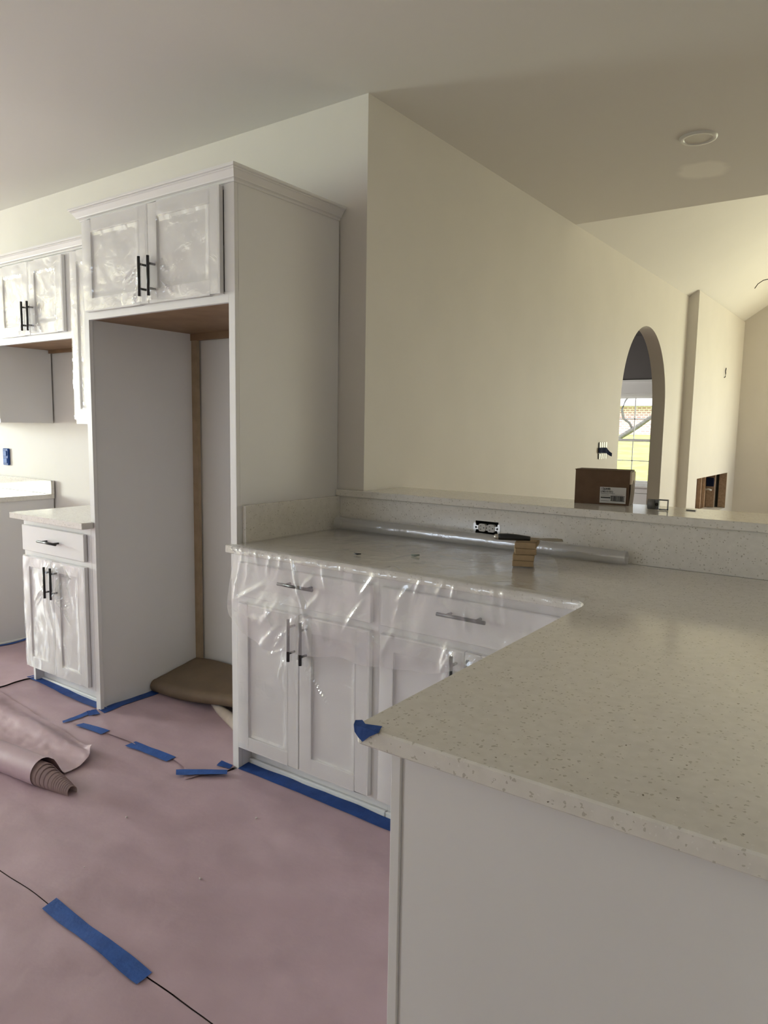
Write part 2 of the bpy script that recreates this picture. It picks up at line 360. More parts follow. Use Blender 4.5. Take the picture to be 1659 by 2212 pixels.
obj('limb', tube(bmesh.new(), [(-3.64, 14, 1.10), (-3.42, 14, 1.20), (-3.22, 14, 1.33), (-3.0, 14, 1.47), (-2.75, 14, 1.66), (-2.5, 14, 1.80)], [.035, .05, .055, .05, .045, .03], 8), BARK, tr, True)
obj('limb', tube(bmesh.new(), [(-3.10, 14, 1.40), (-3.18, 14, 1.55), (-3.32, 14, 1.65), (-3.37, 14, 1.85), (-3.30, 14, 2.05), (-3.15, 14, 2.25)], [.03, .025, .03, .028, .02, .012], 8), BARK, tr, True)
fo = bmesh.new()
for k in range(260):
    c = Vector((random.uniform(-3.3, -1.9), 14 + random.uniform(-.8, .8), random.uniform(2.18, 3.6))); a = random.uniform(0, PI); s = random.uniform(.06, .13)
    d = Vector((math.cos(a), math.sin(a), random.uniform(-.5, .5))) * s; e = Vector((-d.y, d.x, random.uniform(-.4, .4) * s)) * .5
    fo.faces.new([fo.verts.new(c + q) for q in (-d, -e, d, e)])
f = obj('foliage', fo, LEAF, tr); f['kind'] = 'stuff'

# ------------------------------------------------------------------ cabinet parts
def bar_pull(parent, cx, cz, y, vertical=True, L=.155, label=None):
    r = .006; off = .033
    bm = bmesh.new()
    if vertical:
        tube(bm, [(cx, y - off, cz - L / 2), (cx, y - off, cz + L / 2)], r, 10)
        for s in (-1, 1): tube(bm, [(cx, y, cz + s * L * .31), (cx, y - off, cz + s * L * .31)], r * .8, 8)
    else:
        tube(bm, [(cx - L / 2, y - off, cz), (cx + L / 2, y - off, cz)], r, 10)
        for s in (-1, 1): tube(bm, [(cx + s * L * .31, y, cz), (cx + s * L * .31, y - off, cz)], r * .8, 8)
    return obj('handle', bm, BLACK, parent, True, label or 'matt black bar handle')
def film(parent, x0, x1, z0, z1, yf, hx, hz, side, seed, amp=1.0):
    """clear protective film: clings to the frame, slack over the panel, tented and torn round the handle"""
    nu, nv = 46, 60; W, Hh = x1 - x0, z1 - z0
    lines = []
    R = random.Random(seed)
    for k in range(9):
        a = R.uniform(-.7, .7) - side * .5; lines.append((hx - side * R.uniform(0, .04), hz + R.uniform(-.1, .06), math.cos(a - PI / 2), math.sin(a - PI / 2), R.uniform(.05, .18), R.uniform(.005, .014)))
    def f(u, v):
        x = x0 + W * u; z = z0 + Hh * v
        y = .0025 + .003 * (nz(x * 14, z * 14, seed) + 1) * amp + .006 * amp * max(0, nz(x * 6, z * 5, seed + 3.3))
        inp = ss(.05, .075, x - x0) * ss(.05, .075, x1 - x) * ss(.05, .075, z - z0) * ss(.05, .075, z1 - z)
        y -= .005 * inp
        dx = abs(x - hx); top = hz + .10; w = .012 + max(0, top - z) * .22
        if z < top: y += .024 * amp * math.exp(-(dx / w) ** 2) * ss(0, .06, top - z) * ss(hz - .24, hz - .07, z)
        for (lx, lz, ux, uz, ln, h) in lines:
            ax, az = x - lx, z - lz; t = ax * ux + az * uz
            if 0 < t < ln:
                d = abs(-ax * uz + az * ux); y += h * amp * math.exp(-(d / .004)) * math.sin(PI * t / ln)
        return Vector((x, yf - y, z))
    ed = .006
    o = obj('film', grid(bmesh.new(), nu, nv, f), FILMM, parent, False, 'clear crinkled protective film')
    return o
def shaker(parent, name, x0, x1, z0, z1, yf, hx=None, hz=None, side=1, stile=.055, filmseed=None, amp=1.0):
    th = .019; s = stile
    bm = boxes((x0, x0 + s, yf, yf + th, z0, z1), (x1 - s, x1, yf, yf + th, z0, z1), (x0 + s, x1 - s, yf, yf + th, z0, z0 + s), (x0 + s, x1 - s, yf, yf + th, z1 - s, z1))
    d = obj(name, bm, CAB, parent, bev=.0012)
    obj('panel', B(x0 + s - .004, x1 - s + .004, yf + .009, yf + .015, z0 + s - .004, z1 - s + .004), CAB, d)
    if hx is not None: bar_pull(d, hx, hz, yf, True)
    if filmseed is not None: film(d, x0 + .004, x1 - .004, z0 + .004, z1 - .004, yf, hx, hz, side, filmseed, amp)
    return d
def drawer(parent, x0, x1, z0, z1, yf, hx, hz):
    d = obj('drawer', B(x0, x1, yf, yf + .019, z0, z1), CAB, parent, bev=.0025)
    bar_pull(d, hx, hz, yf, False, .165)
    return d
def crown(path, z0, prof, closed=False):
    """sweep profile (out, up) along an xy path whose outside is to the right of travel"""
    bm = bmesh.new(); rings = []
    P = [Vector(p) for p in path]
    for i, p in enumerate(P):
        def nrm(a, b):
            d = (b - a).normalized(); return Vector((d.y, -d.x))
        if i == 0: n = nrm(P[0], P[1]); k = 1
        elif i == len(P) - 1: n = nrm(P[-2], P[-1]); k = 1
        else:
            n1, n2 = nrm(P[i - 1], p), nrm(p, P[i + 1]); n = (n1 + n2).normalized(); k = 1 / max(.3, n.dot(n1))
        rings.append([bm.verts.new((p.x + n.x * o * k, p.y + n.y * o * k, z0 + u)) for o, u in prof])
    m = len(prof)
    for i in range(len(rings) - 1):
        for j in range(m): bm.faces.new((rings[i][j], rings[i + 1][j], rings[i + 1][(j + 1) % m], rings[i][(j + 1) % m]))
    bm.faces.new(rings[0]); bm.faces.new(rings[-1][::-1])
    return bm
PROF = [(-.004, 0), (.004, 0), (.006, .003), (.006, .008), (.010, .011), (.014, .012), (.016, .016), (.028, .034), (.032, .037), (.032, .040), (.038, .042), (.040, .045), (.040, .052), (-.004, .052)]

# ------------------------------------------------------------------ tall refrigerator cabinet
XL, XR, D = -1.1186, -.1427, .60
tc_ = thing('refrigerator_cabinet', 'tall white cabinet surround with open refrigerator bay and crown on top', 'cabinet', (-.63, -.3, 0))
obj('side_panel', B(XL, XL + .019, -D + .019, 0, .0, 2.252), CAB, tc_)
obj('side_panel', B(XR - .019, XR, -D + .0192, 0, .0, 2.252), CAB, tc_)
obj('face_frame', boxes((XL, XL + .035, -D, -D + .019, 0, 2.252), (XR - .033, XR, -D, -D + .019, 0, 1.862), (XR - .055, XR, -D, -D + .019, 1.862, 2.252), (XL + .035, XR - .033, -D, -D + .019, 1.822, 1.862), (XL + .035, XR - .055, -D, -D + .019, 2.225, 2.252)), CAB, tc_, bev=.001)
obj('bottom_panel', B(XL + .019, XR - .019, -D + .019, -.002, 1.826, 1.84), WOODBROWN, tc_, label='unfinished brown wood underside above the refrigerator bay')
obj('back_strip', boxes((XL + .019, XR - .019, -.024, -.002, 1.792, 1.826)), WOODBROWN, tc_, label='brown wood strip at the back under the cabinet box')  # brown strip along the back edge of the underside
obj('top_panel', B(XL + .019, XR - .019, -D + .019, 0, 2.235, 2.25), CAB, tc_)
obj('nailer_strip', boxes((XL + .0195, XL + .060, -.019, -.001, .106, 1.792)), WOODTAN, tc_, label='bare tan wood nailing strip in the back corner')
obj('shoe_molding', boxes((XL + .0195, XL + .030, -D + .03, -.02, .004, .02)), CAB, tc_)
obj('crown_molding', crown([(XL, -.001), (XL, -D), (XR, -D), (XR, -.001)], 2.245, PROF), CAB, tc_)
mid = -.625
shaker(tc_, 'door', -1.075, mid - .0015, 1.853, 2.240, -.62, -.641, 1.955, 1, .055, 11)
shaker(tc_, 'door', mid + .0015, -.200, 1.853, 2.240, -.62, -.582, 1.952, -1, .055, 23)

# ------------------------------------------------------------------ small base cabinet left of it
sb = thing('base_cabinet', 'narrow white base cabinet with one drawer left of the refrigerator bay', 'cabinet', (-1.41, -.3, 0))
obj('carcass', boxes((-1.715, -1.697, -.581, 0, .0, .884), (-1.715, XL - .0005, -.581, 0, .10, .115), (-1.697, XL - .0005, -.02, 0, .115, .884)), CAB, sb)
obj('face_frame', boxes((-1.715, -1.68, -.60, -.581, .10, .884), (-1.165, XL - .0005, -.60, -.581, .10, .884), (-1.68, -1.165, -.60, -.581, .845, .884), (-1.68, -1.165, -.60, -.581, .69, .725), (-1.68, -1.165, -.60, -.581, .10, .12)), CAB, sb)
obj('toe_kick', B(-1.697, XL - .0005, -.535, -.52, .0, .10), CAB, sb)
obj('shoe_molding', B(-1.715, XL - .0005, -.55, -.5355, .0, .03), TRIM, sb, bev=.004)
drawer(sb, -1.70, -1.150, .722, .852, -.62, -1.415, .789)
shaker(sb, 'door', -1.70, -1.4265, .115, .696, -.62, -1.447, .590, 1, .055, 31)
shaker(sb, 'door', -1.4235, -1.150, .115, .696, -.62, -1.391, .590, -1, .055, 47)
ct = obj('countertop', prism(bmesh.new(), [(-1.740, -.66), (-1.094, -.66), (-1.094, -.602), (XL - .0005, -.602), (XL - .0005, -.0005), (-1.740, -.0005)], .8845, .914), QUARTZ, None, bev=.002)
tag(ct, 'short pale quartz countertop on the narrow base cabinet beside the range gap', 'countertop')

# left base cabinet beyond the range gap
lb = thing('base_cabinet', 'white base cabinet at left frame edge, plain side panel facing the range gap', 'cabinet', (-2.8, -.3, 0))
obj('carcass', boxes((-3.4, -2.482, -.581, -.001, .10, .884)), CAB, lb)
obj('toe_kick', B(-3.4, -2.482, -.53, -.001, 0, .10), CAB, lb)
obj('shoe_molding', B(-2.482, -2.470, -.53, -.002, 0, .025), TRIM, lb, bev=.003)
shaker(lb, 'door', -3.38, -2.95, .115, .696, -.62, -2.98, .59)
shaker(lb, 'door', -2.94, -2.50, .115, .696, -.62, -2.91, .59)
drawer(lb, -3.38, -2.50, .722, .852, -.62, -2.94, .79)
obj('face_frame', boxes((-3.4, -2.482, -.60, -.581, .10, .12), (-3.4, -2.482, -.60, -.581, .69, .725), (-3.4, -2.482, -.60, -.581, .845, .884), (-3.4, -3.365, -.60, -.581, .1, .884), (-2.517, -2.482, -.60, -.581, .1, .884)), CAB, lb)
tag(obj('countertop', B(-3.42, -2.470, -.66, -.0005, .8845, .914), QUARTZ, None, bev=.002), 'pale quartz countertop on the base cabinet at the left edge of the photo', 'countertop')
tag(obj('backsplash', B(-3.42, -2.470, -.022, -.0005, .9145, 1.0), QUARTZ, None, bev=.0015), 'low pale quartz splash strip standing on the left countertop against the wall', 'backsplash')

# ------------------------------------------------------------------ upper cabinets
uc = thing('wall_cabinet', 'short white upper cabinet over the range gap with two filmed doors', 'cabinet', (-2.05, -.16, 1.805))
obj('carcass', boxes((-2.449, -1.651, -.311, -.001, 1.825, 2.243)), CAB, uc)
obj('face_frame', boxes((-2.449, -1.651, -.33, -.311, 1.806, 1.85), (-2.449, -1.651, -.33, -.311, 2.21, 2.243), (-2.449, -2.38, -.33, -.311, 1.85, 2.21), (-1.72, -1.651, -.33, -.311, 1.85, 2.21)), CAB, uc)
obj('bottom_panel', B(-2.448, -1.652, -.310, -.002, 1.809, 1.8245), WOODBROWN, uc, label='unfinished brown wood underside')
obj('back_strip', B(-2.448, -1.652, -.02, -.002, 1.79, 1.8085), WOODBROWN, uc)
shaker(uc, 'door', -2.372, -2.0415, 1.842, 2.232, -.35, -2.062, 1.94, 1, .055, 53, .8)
shaker(uc, 'door', -2.0385, -1.708, 1.842, 2.232, -.35, -2.003, 1.938, -1, .055, 67, .9)
nu_ = thing('wall_cabinet', 'narrow tall white upper cabinet hanging against the refrigerator surround', 'cabinet', (-1.38, -.16, 1.362))
obj('carcass', B(-1.650, XL - .0005, -.311, -.001, 1.38, 2.243), CAB, nu_)
obj('face_frame', boxes((-1.650, XL - .0005, -.33, -.311, 1.362, 1.40), (-1.650, XL - .0005, -.33, -.311, 2.21, 2.243), (-1.650, -1.615, -.33, -.311, 1.40, 2.21), (-1.155, XL - .0005, -.33, -.311, 1.40, 2.21)), CAB, nu_)
shaker(nu_, 'door', -1.632, -1.138, 1.383, 2.232, -.35, -1.165, 1.46, 1, .055, 71, .7)
lu = thing('wall_cabinet', 'tall white upper cabinet at left frame edge, grey side facing the range gap', 'cabinet', (-2.8, -.16, 1.362))
obj('carcass', B(-3.3, -2.455, -.311, -.001, 1.362, 2.243), CAB, lu)
obj('face_frame', boxes((-3.3, -2.4505, -.33, -.3115, 1.362, 1.40), (-3.3, -2.4505, -.33, -.3115, 2.21, 2.243), (-3.3, -3.265, -.33, -.3115, 1.4, 2.21), (-2.485, -2.4505, -.33, -.3115, 1.4, 2.21)), CAB, lu)
shaker(lu, 'door', -3.28, -2.885, 1.383, 2.232, -.35, -2.91, 1.46)
shaker(lu, 'door', -2.880, -2.485, 1.383, 2.232, -.35, -2.85, 1.46)
tag(obj('crown_molding', crown([(-3.3, -.33), (XL - .002, -.33)], 2.2435, PROF), CAB), 'white crown strip running along the top of the left upper cabinets', 'molding')

# ------------------------------------------------------------------ main base cabinets under the bar
b1 = thing('base_cabinet', 'white base cabinet under plastic beside the refrigerator surround', 'cabinet', (.2, -.3, 0))
obj('carcass', boxes((-.142, .536, -.581, -.03, .10, .884)), CAB, b1)
obj('face_frame', boxes((-.142, -.112, -.60, -.5815, .10, .884), (.505, .536, -.60, -.5815, .10, .884), (-.112, .505, -.60, -.5815, .845, .884), (-.112, .505, -.60, -.5815, .69, .725), (-.112, .505, -.60, -.5815, .10, .12)), CAB, b1)
obj('toe_kick', B(-.142, .536, -.53, -.515, 0, .10), CAB, b1)
obj('shoe_molding', B(-.142, .536, -.546, -.5305, 0, .034), TRIM, b1, bev=.004)
drawer(b1, -.116, .516, .722, .852, -.62, .206, .806)
shaker(b1, 'door', -.118, .1945, .115, .696, -.62, .175, .607, 1, .052, 83, .8)
shaker(b1, 'door', .1985, .514, .115, .696, -.62, .2325, .604, -1, .058, 97, .8)
b2 = thing('base_cabinet', 'white base cabinet under plastic in the corner behind the peninsula', 'cabinet', (.9, -.3, 0))
obj('carcass', boxes((.5365, 1.283, -.581, -.03, .10, .884)), CAB, b2)
obj('face_frame', boxes((.5365, .57, -.60, -.5815, .10, .884), (1.20, 1.283, -.60, -.5815, .10, .884), (.57, 1.2, -.60, -.5815, .845, .884), (.57, 1.2, -.60, -.5815, .69, .725), (.57, 1.2, -.60, -.5815, .10, .12)), CAB, b2)
obj('toe_kick', B(.5365, 1.283, -.53, -.515, 0, .10), CAB, b2)
obj('shoe_molding', B(.5365, 1.283, -.546, -.5305, 0, .034), TRIM, b2, bev=.004)
drawer(b2, .556, 1.212, .722, .852, -.62, .874, .807)
shaker(b2, 'door', .556, .8725, .115, .696, -.62, .846, .607, 1, .055, 101, .8)
shaker(b2, 'door', .8755, 1.192, .115, .696, -.62, .902, .607, -1, .055, 103, .8)
# peninsula
pc = thing('base_cabinet', 'white peninsula base cabinet with plain end panel in the right foreground', 'cabinet', (1.6, -1.1, 0))
obj('end_panel', B(1.331, 1.90, -1.620, -1.600, 0, .884), CAB, pc)
obj('carcass', B(1.323, 1.90, -1.599, -.62, .10, .884), CAB, pc)
obj('face_frame', B(1.304, 1.3225, -1.620, -.62, .10, .884), CAB, pc, bev=.0015)
obj('corner_strip', B(1.3228, 1.331, -1.615, -1.600, 0, .884), CAB, pc)
obj('toe_kick', B(1.36, 1.375, -1.598, -.62, 0, .10), CAB, pc)
for y0, y1 in ((-1.590, -1.15), (-1.147, -.70)):
    s = .055; x0, x1 = 1.2855, 1.3035
    d = obj('door', boxes((x0, x1, y0, y0 + s, .115, .714), (x0, x1, y1 - s, y1, .115, .714), (x0, x1, y0 + s, y1 - s, .115, .115 + s), (x0, x1, y0 + s, y1 - s, .714 - s, .714)), CAB, pc, bev=.0012)
    obj('panel', B(x0 + .008, x0 + .014, y0 + s - .003, y1 - s + .003, .115 + s - .003, .714 - s + .003), CAB, d)

# main L-shaped countertop
r = .055; pts = [(-.166, -.64), (-.166, -.602), (-.1425, -.602), (-.1425, -.0005), (1.955, -.0005), (1.955, -1.651)]
for k in range(7):
    a = PI / 2 * k / 6; q = .012; pts.append((1.256 + q - q * math.sin(a), -1.651 + q - q * math.cos(a)))
for k in range(9):
    a = PI / 2 * k / 8; pts.append((1.256 - r + r * math.cos(a), -.64 - r + r * math.sin(a)))
tag(obj('countertop', prism(bmesh.new(), pts, .8845, .914), QUARTZ, None, bev=.003), 'large L-shaped speckled quartz countertop running from the corner onto the peninsula', 'countertop')
# backsplash with outlet cut-out
OX, OZ = .612, .986; ow, oh = .050, .026
bk = obj('backsplash', holes(bmesh.new(), 'y', (0, .0095), -.1425, 1.955, .9145, 1.0615, [(OX - ow, OX + ow, OZ - oh, OZ + oh)]), QUARTZ)
tag(bk, 'tall quartz backsplash with the outlet, rising from the counter to the bar top', 'backsplash')
tag(obj('backsplash', B(-.1425, -.1235, -.572, -.0005, .9145, 1.0615), QUARTZ, None, bev=.0015), 'quartz side splash against the right side of the refrigerator surround', 'backsplash')
bt = obj('bar_top', prism(bmesh.new(), [(-.1425, -.012), (2.35, -.012), (2.35, .312), (.0005, .312), (.0005, .0095), (-.1425, .0095)], 1.062, 1.0916), QUARTZ, None, bev=.003)
tag(bt, 'raised quartz bar top along the half wall, holding the cardboard box', 'countertop')

# ------------------------------------------------------------------ outlet in the backsplash
ot = thing('outlet', 'white duplex outlet without cover plate in a dark cut-out of the backsplash', 'outlet', (OX, .0, OZ))
obj('box', boxes((OX - ow + .0005, OX + ow - .0005, .046, .050, OZ - oh + .0005, OZ + oh - .0005), (OX - ow + .0003, OX - ow + .0015, .001, .046, OZ - oh + .0003, OZ + oh - .0003), (OX + ow - .0015, OX + ow - .0003, .001, .046, OZ - oh + .0003, OZ + oh - .0003), (OX - ow + .0003, OX + ow - .0003, .001, .046, OZ - oh + .0003, OZ - oh + .0015), (OX - ow + .0003, OX + ow - .0003, .001, .046, OZ + oh - .0015, OZ + oh - .0003)), DARK, ot)
bm = bmesh.new()
def disc2(bm, cx, cz, rx, rz, y0, y1, flat=.8, n=28):
    pts = []
    for k in range(n):
        a = 2 * PI * k / n; pts.append((cx + rx * math.cos(a), cz + max(-flat * rz, min(flat * rz, rz * math.sin(a)))))
    lo = [bm.verts.new((x, y0, z)) for x, z in pts]; hi = [bm.verts.new((x, y1, z)) for x, z in pts]
    bm.faces.new(lo); bm.faces.new(hi[::-1])
    for i in range(n): bm.faces.new((lo[i], lo[(i + 1) % n], hi[(i + 1) % n], hi[i]))
for s in (-1, 1): disc2(bm, OX + s * .0195, OZ, .0175, .0185, -.003, .012)
box(bm, OX - .008, OX + .008, -.001, .012, OZ - .010, OZ + .010)
obj('receptacle', bm, PLATE, ot)
bm = bmesh.new()
for s in (-1, 1):
    c = OX + s * .0195
    for dz in (-.0065, .0065): box(bm, c - .008, c - .003, -.0034, -.0028, OZ + dz - .0013, OZ + dz + .0013)
    tube(bm, [(c + .008, -.0034, OZ), (c + .008, -.0028, OZ)], .0024, 10)
tube(bm, [(OX, -.0014, OZ), (OX, -.0008, OZ)], .0022, 10)
obj('slots', bm, INK, ot)
for s in (-1, 1):
    st = obj('mounting_strap', prism_xz(bmesh.new(), [(OX + s * .036, OZ - .008), (OX + s * .046, OZ - .008), (OX + s * .048, OZ - .017), (OX + s * .055, OZ - .018), (OX + s * .058, OZ - .010), (OX + s * .058, OZ + .010), (OX + s * .055, OZ + .018), (OX + s * .048, OZ + .017), (OX + s * .046, OZ + .008), (OX + s * .036, OZ + .008)], -.0018, -.0004), STEEL, ot)
    obj('screw_hole', tube(bmesh.new(), [(OX + s * .046, -.0024, OZ), (OX + s * .046, -.0018, OZ)], .0042, 10), INK, st)

# blue-taped outlet box on the left wall
lo_ = thing('outlet_box', 'wall box filled with blue tape above the left countertop', 'outlet', (-3.06, 0, 1.13))
obj('box', boxes((-3.095, -3.025, -.006, .0095, 1.072, 1.186)), BLUETD, lo_, bev=.004)
obj('tape', boxes((-3.085, -3.035, -.010, -.0062, 1.085, 1.12), (-3.083, -3.04, -.011, -.0062, 1.135, 1.17)), BLUET, lo_, bev=.002)

# switches on the living wall
sw = thing('switch_bank', 'four white wall switches taped across the middle with dark blue tape', 'switch', (.0, 3.05, 1.216))
obj('box', B(.0005, .003, 2.955, 3.145, 1.155, 1.278), BLACKP, sw)
for k in range(4):
    y = 2.982 + k * .0455; s_ = obj('switch', boxes((.003, .009, y - .016, y + .016, 1.150, 1.195), (.003, .009, y - .016, y + .016, 1.236, 1.283), (.003, .006, y - .011, y + .011, 1.195, 1.236)), WHITEP, sw, bev=.003)
obj('tape', grid(bmesh.new(), 16, 3, lambda u, v: Vector((.012 + .012 * ss(.7, 1, u) + .003 * math.sin(u * 14), 2.945 + .26 * u, 1.198 + .042 * v * (1 - .35 * ss(.7, 1, u)) - .03 * ss(.6, 1, u)))), BLUEBOX, sw, True)

# ------------------------------------------------------------------ ceiling light, wires
dl = thing('recessed_light', 'round white recessed downlight, unlit, in the kitchen ceiling', 'light', (1.008, 1.225, H))
def ring(bm, cx, cy, r0, r1, z0, z1, n=48):
    L = [[bm.verts.new((cx + r * math.cos(2 * PI * k / n), cy + r * math.sin(2 * PI * k / n), z)) for k in range(n)] for r, z in ((r1, z0), (r1 - .004, z1), (r0 + .004, z1), (r0, z0 - .002))]
    for a in range(3):
        for k in range(n): bm.faces.new((L[a][k], L[a][(k + 1) % n], L[a + 1][(k + 1) % n], L[a + 1][k]))
    return bm
obj('trim_ring', ring(bmesh.new(), 1.008, 1.225, .060, .084, H, H - .009), WHITEP, dl, True)
obj('diffuser', tube(bmesh.new(), [(1.008, 1.225, H - .005), (1.008, 1.225, H - .001)], .061, 48), LENS, dl)
tag(obj('wire', tube(bmesh.new(), [(.60, 5.4, 2.755), (.625, 5.4, 2.795), (.67, 5.4, 2.825), (.74, 5.4, 2.835), (.84, 5.4, 2.87), (.95, 5.4, 3.05), (1.0, 5.4, 3.42)], .004, 6), BLACKP, None, True), 'thin dark wire looping down from the vaulted ceiling at the right edge', 'wire')
tag(obj('wire', tube(bmesh.new(), [(.0995, 6.86, 2.015), (.115, 6.84, 2.02), (.118, 6.84, 2.06), (.112, 6.855, 2.09), (.118, 6.85, 2.125)], .006, 6), BLACKP, None, True), 'short wire stub poking out of the bright wall above the fireplace opening', 'wire')

# ------------------------------------------------------------------ fireplace framing
ff = thing('fireplace_framing', 'raw wood studs and sheathing inside the unfinished fireplace opening', 'framing', (-.2, 6.6, .1))
obj('sheathing', boxes((-.40, -.385, 6.0, 7.60, .0, 1.2), (-.385, -.125, 7.585, 7.60, 0, 1.2)), OSB, ff)
obj('panel', B(.014, .0995, 7.440, 7.459, .425, .862), OSB, ff, label='brown board at the right of the opening')
obj('gap', B(-.0185, .0135, 7.452, 7.459, .425, .862), DARK, ff, label='black strip painted as the shaded gap between the two boards')  # dark strip stands in for the shade between the boards
obj('panel', B(-.121, -.0195, 7.36, 7.40, .425, .862), OSB, ff, label='brown board behind the blue box')
for x0, x1, y0 in ((-.30, -.205, 7.18), (-.2045, -.156, 7.24), (-.1555, -.1215, 7.30)):
    obj('stud', B(x0, x1, y0, y0 + .045, .05, 1.1), STUD, ff)
obj('sill_plate', B(-.38, -.125, 6.0, 7.58, .02, .05), STUD, ff)
obj('box', B(-.112, -.03, 7.325, 7.359, .69, .80), BLUEBOX, ff, label='dark blue electrical box')
obj('cable', tube(bmesh.new(), [(-.118, 7.32, .648), (-.08, 7.31, .656), (-.042, 7.315, .640)], .011, 8), WHITEP, ff, True, 'short white cable')

# ------------------------------------------------------------------ floor papers
def hf(x, y):   # shared height of the paper over the slab
    h = .010 + .005 * nz(x * 1.7, y * 3.2, 1.1) + .0035 * nz(x * 3.1 + y * 1.2, y * 9, 4.2)
    h += .0045 * (1 - abs(nz(x * 1.1 + y * .7, y * 4.2 - x * .5, 11.3)) * 2.2) * (.5 + .5 * nz(x * .8, y * 1.1, 3.1)) + .0028 * (1 - abs(nz(x * 3 - y, y * 9 + x, 21.3)) * 2)
    p, q = .81 * x + .585 * y, -.585 * x + .81 * y
    h += .006 * nz(p * .9, q * 6.5, 31.0) + .0035 * nz(p * 1.6, q * 13, 17.0)
    h += .007 * max(0, nz(x * 1.2 + 2.5 * y, y * 6.0 - x * 1.0, 7.7)) + .0016 * nz(x * 9, y * 22, 2.2)
    return max(.0012, h)
def paper(name, outline, lift, label, res=.018, edge=None):
    """sheet cut to an outline; the surface follows hf()"""
    xs = [p[0] for p in outline]; ys = [p[1] for p in outline]
    bm = bmesh.new(); vs = [bm.verts.new((x, y, 0)) for x, y in outline]; bm.faces.new(vs)
    x = min(xs) + res * 2
    while x < max(xs):
        g = list(bm.verts) + list(bm.edges) + list(bm.faces); bmesh.ops.bisect_plane(bm, geom=g, plane_co=(x, 0, 0), plane_no=(1, 0, 0)); x += res * 2
    y = min(ys) + res
    while y < max(ys):
        g = list(bm.verts) + list(bm.edges) + list(bm.faces); bmesh.ops.bisect_plane(bm, geom=g, plane_co=(0, y, 0), plane_no=(0, 1, 0)); y += res
    for v in bm.verts: v.co.z = hf(v.co.x, v.co.y) + lift + (edge(v.co.x, v.co.y) if edge else 0)
    return tag(obj(name, bm, ROSIN, None, True), label, 'paper')
paper('floor_paper', [(-1.742, -.78), (-1.742, -.552), (-1.1, -.552), (-1.1, -.66), (-.16, -.66), (-.135, -.552), (1.34, -.552), (1.34, -1.499), (.9, -1.4985), (.6, -1.4965), (.3, -1.5), (.0, -1.4972), (-.3, -1.4985), (-1.742, -1.499)], .0010,
      'middle strip of dusty red floor paper running past the cabinets', edge=lambda x, y: .002 * max(0, 1 - abs(y + 1.498) / .03))
paper('floor_paper', [(-3.2, -1.5005), (-.3, -1.5), (0, -1.4985), (.3, -1.5015), (.6, -1.499), (1.3, -1.500), (1.3, -1.66), (2.07, -1.66), (2.07, -4.5), (-8.3, -4.5), (-8.3, -1.502)], .0008, 'nearest strip of red floor paper at the bottom of the photo')
paper('floor_paper', [(-1.055, -.762), (-.98, -.758), (-.838, -.735), (-.675, -.724), (-.405, -.716), (-.30, -.742), (-.235, -.795), (-.195, -.715), (-.162, -.68), (-.162, -.02), (-1.098, -.02), (-1.098, -.60)], .0036,
      'piece of red floor paper lying in the open refrigerator bay', edge=lambda x, y: .010 * max(0, 1 - abs(y + .74) / .045) * max(0, .35 + nz(x * 5, 3)))
paper('floor_paper', [(-8.3, -1.50), (-1.72, -1.50), (-1.745, -.56), (-1.72, -.03), (-2.465, -.03), (-2.465, -.56), (-8.3, -.56)], .0034,
      'red floor paper in the range gap left of the narrow base cabinet', edge=lambda x, y: .006 * max(0, 1 - abs(x + 1.735) / .04))

# roll of red paper, partly unrolled
rp_ = thing('paper_roll', 'partly unrolled roll of red floor paper with telescoped end on the floor', 'paper roll', (-.9, -1.14, 0))
bm = bmesh.new(); ax = Vector((-.99, -.11, 0)).normalized(); sd_ = Vector((-ax.y, ax.x, 0)) * -1   # sd_ points towards the wall
if sd_.y < 0: sd_ = -sd_
E0 = Vector((-.462, -1.118, 0))
def roll_pt(s, a, rad): return E0 + ax * s + sd_ * (math.cos(a) * rad) + Vector((0, 0, .006 + rad + math.sin(a) * rad))
# telescoped turns: each turn is a sleeve starting a little further back
turns = [(0, .021), (.010, .0225), (.018, .024), (.026, .0255), (.034, .027), (.044, .0285), (.054, .030), (.064, .0315), (.074, .033), (.092, .035), (.112, .038), (.132, .041), (.152, .044)]
for i, (s0, rad) in enumerate(turns):
    s1 = turns[i + 1][0] + .03 if i + 1 < len(turns) else s0 + .06
    n = 28; A = [bm.verts.new(roll_pt(s0 + .003 * math.sin(2 * PI * k / n), 2 * PI * k / n, rad)) for k in range(n)]; Bv = [bm.verts.new(roll_pt(s1, 2 * PI * k / n, rad)) for k in range(n)]
    A2 = [bm.verts.new(roll_pt(s0 + .003 * math.sin(2 * PI * k / n), 2 * PI * k / n, rad - .0011)) for k in range(n)]; B2 = [bm.verts.new(roll_pt(s1, 2 * PI * k / n, rad - .0011)) for k in range(n)]
    for k in range(n):
        j = (k + 1) % n
        bm.faces.new((A[k], A[j], Bv[j], Bv[k])); bm.faces.new((A2[k], B2[k], B2[j], A2[j])); bm.faces.new((A[k], A2[k], A2[j], A[j]))
obj('inner_turns', bm, ROSIN_IN, rp_, True, 'darker ribbed turns sticking out of the roll end')
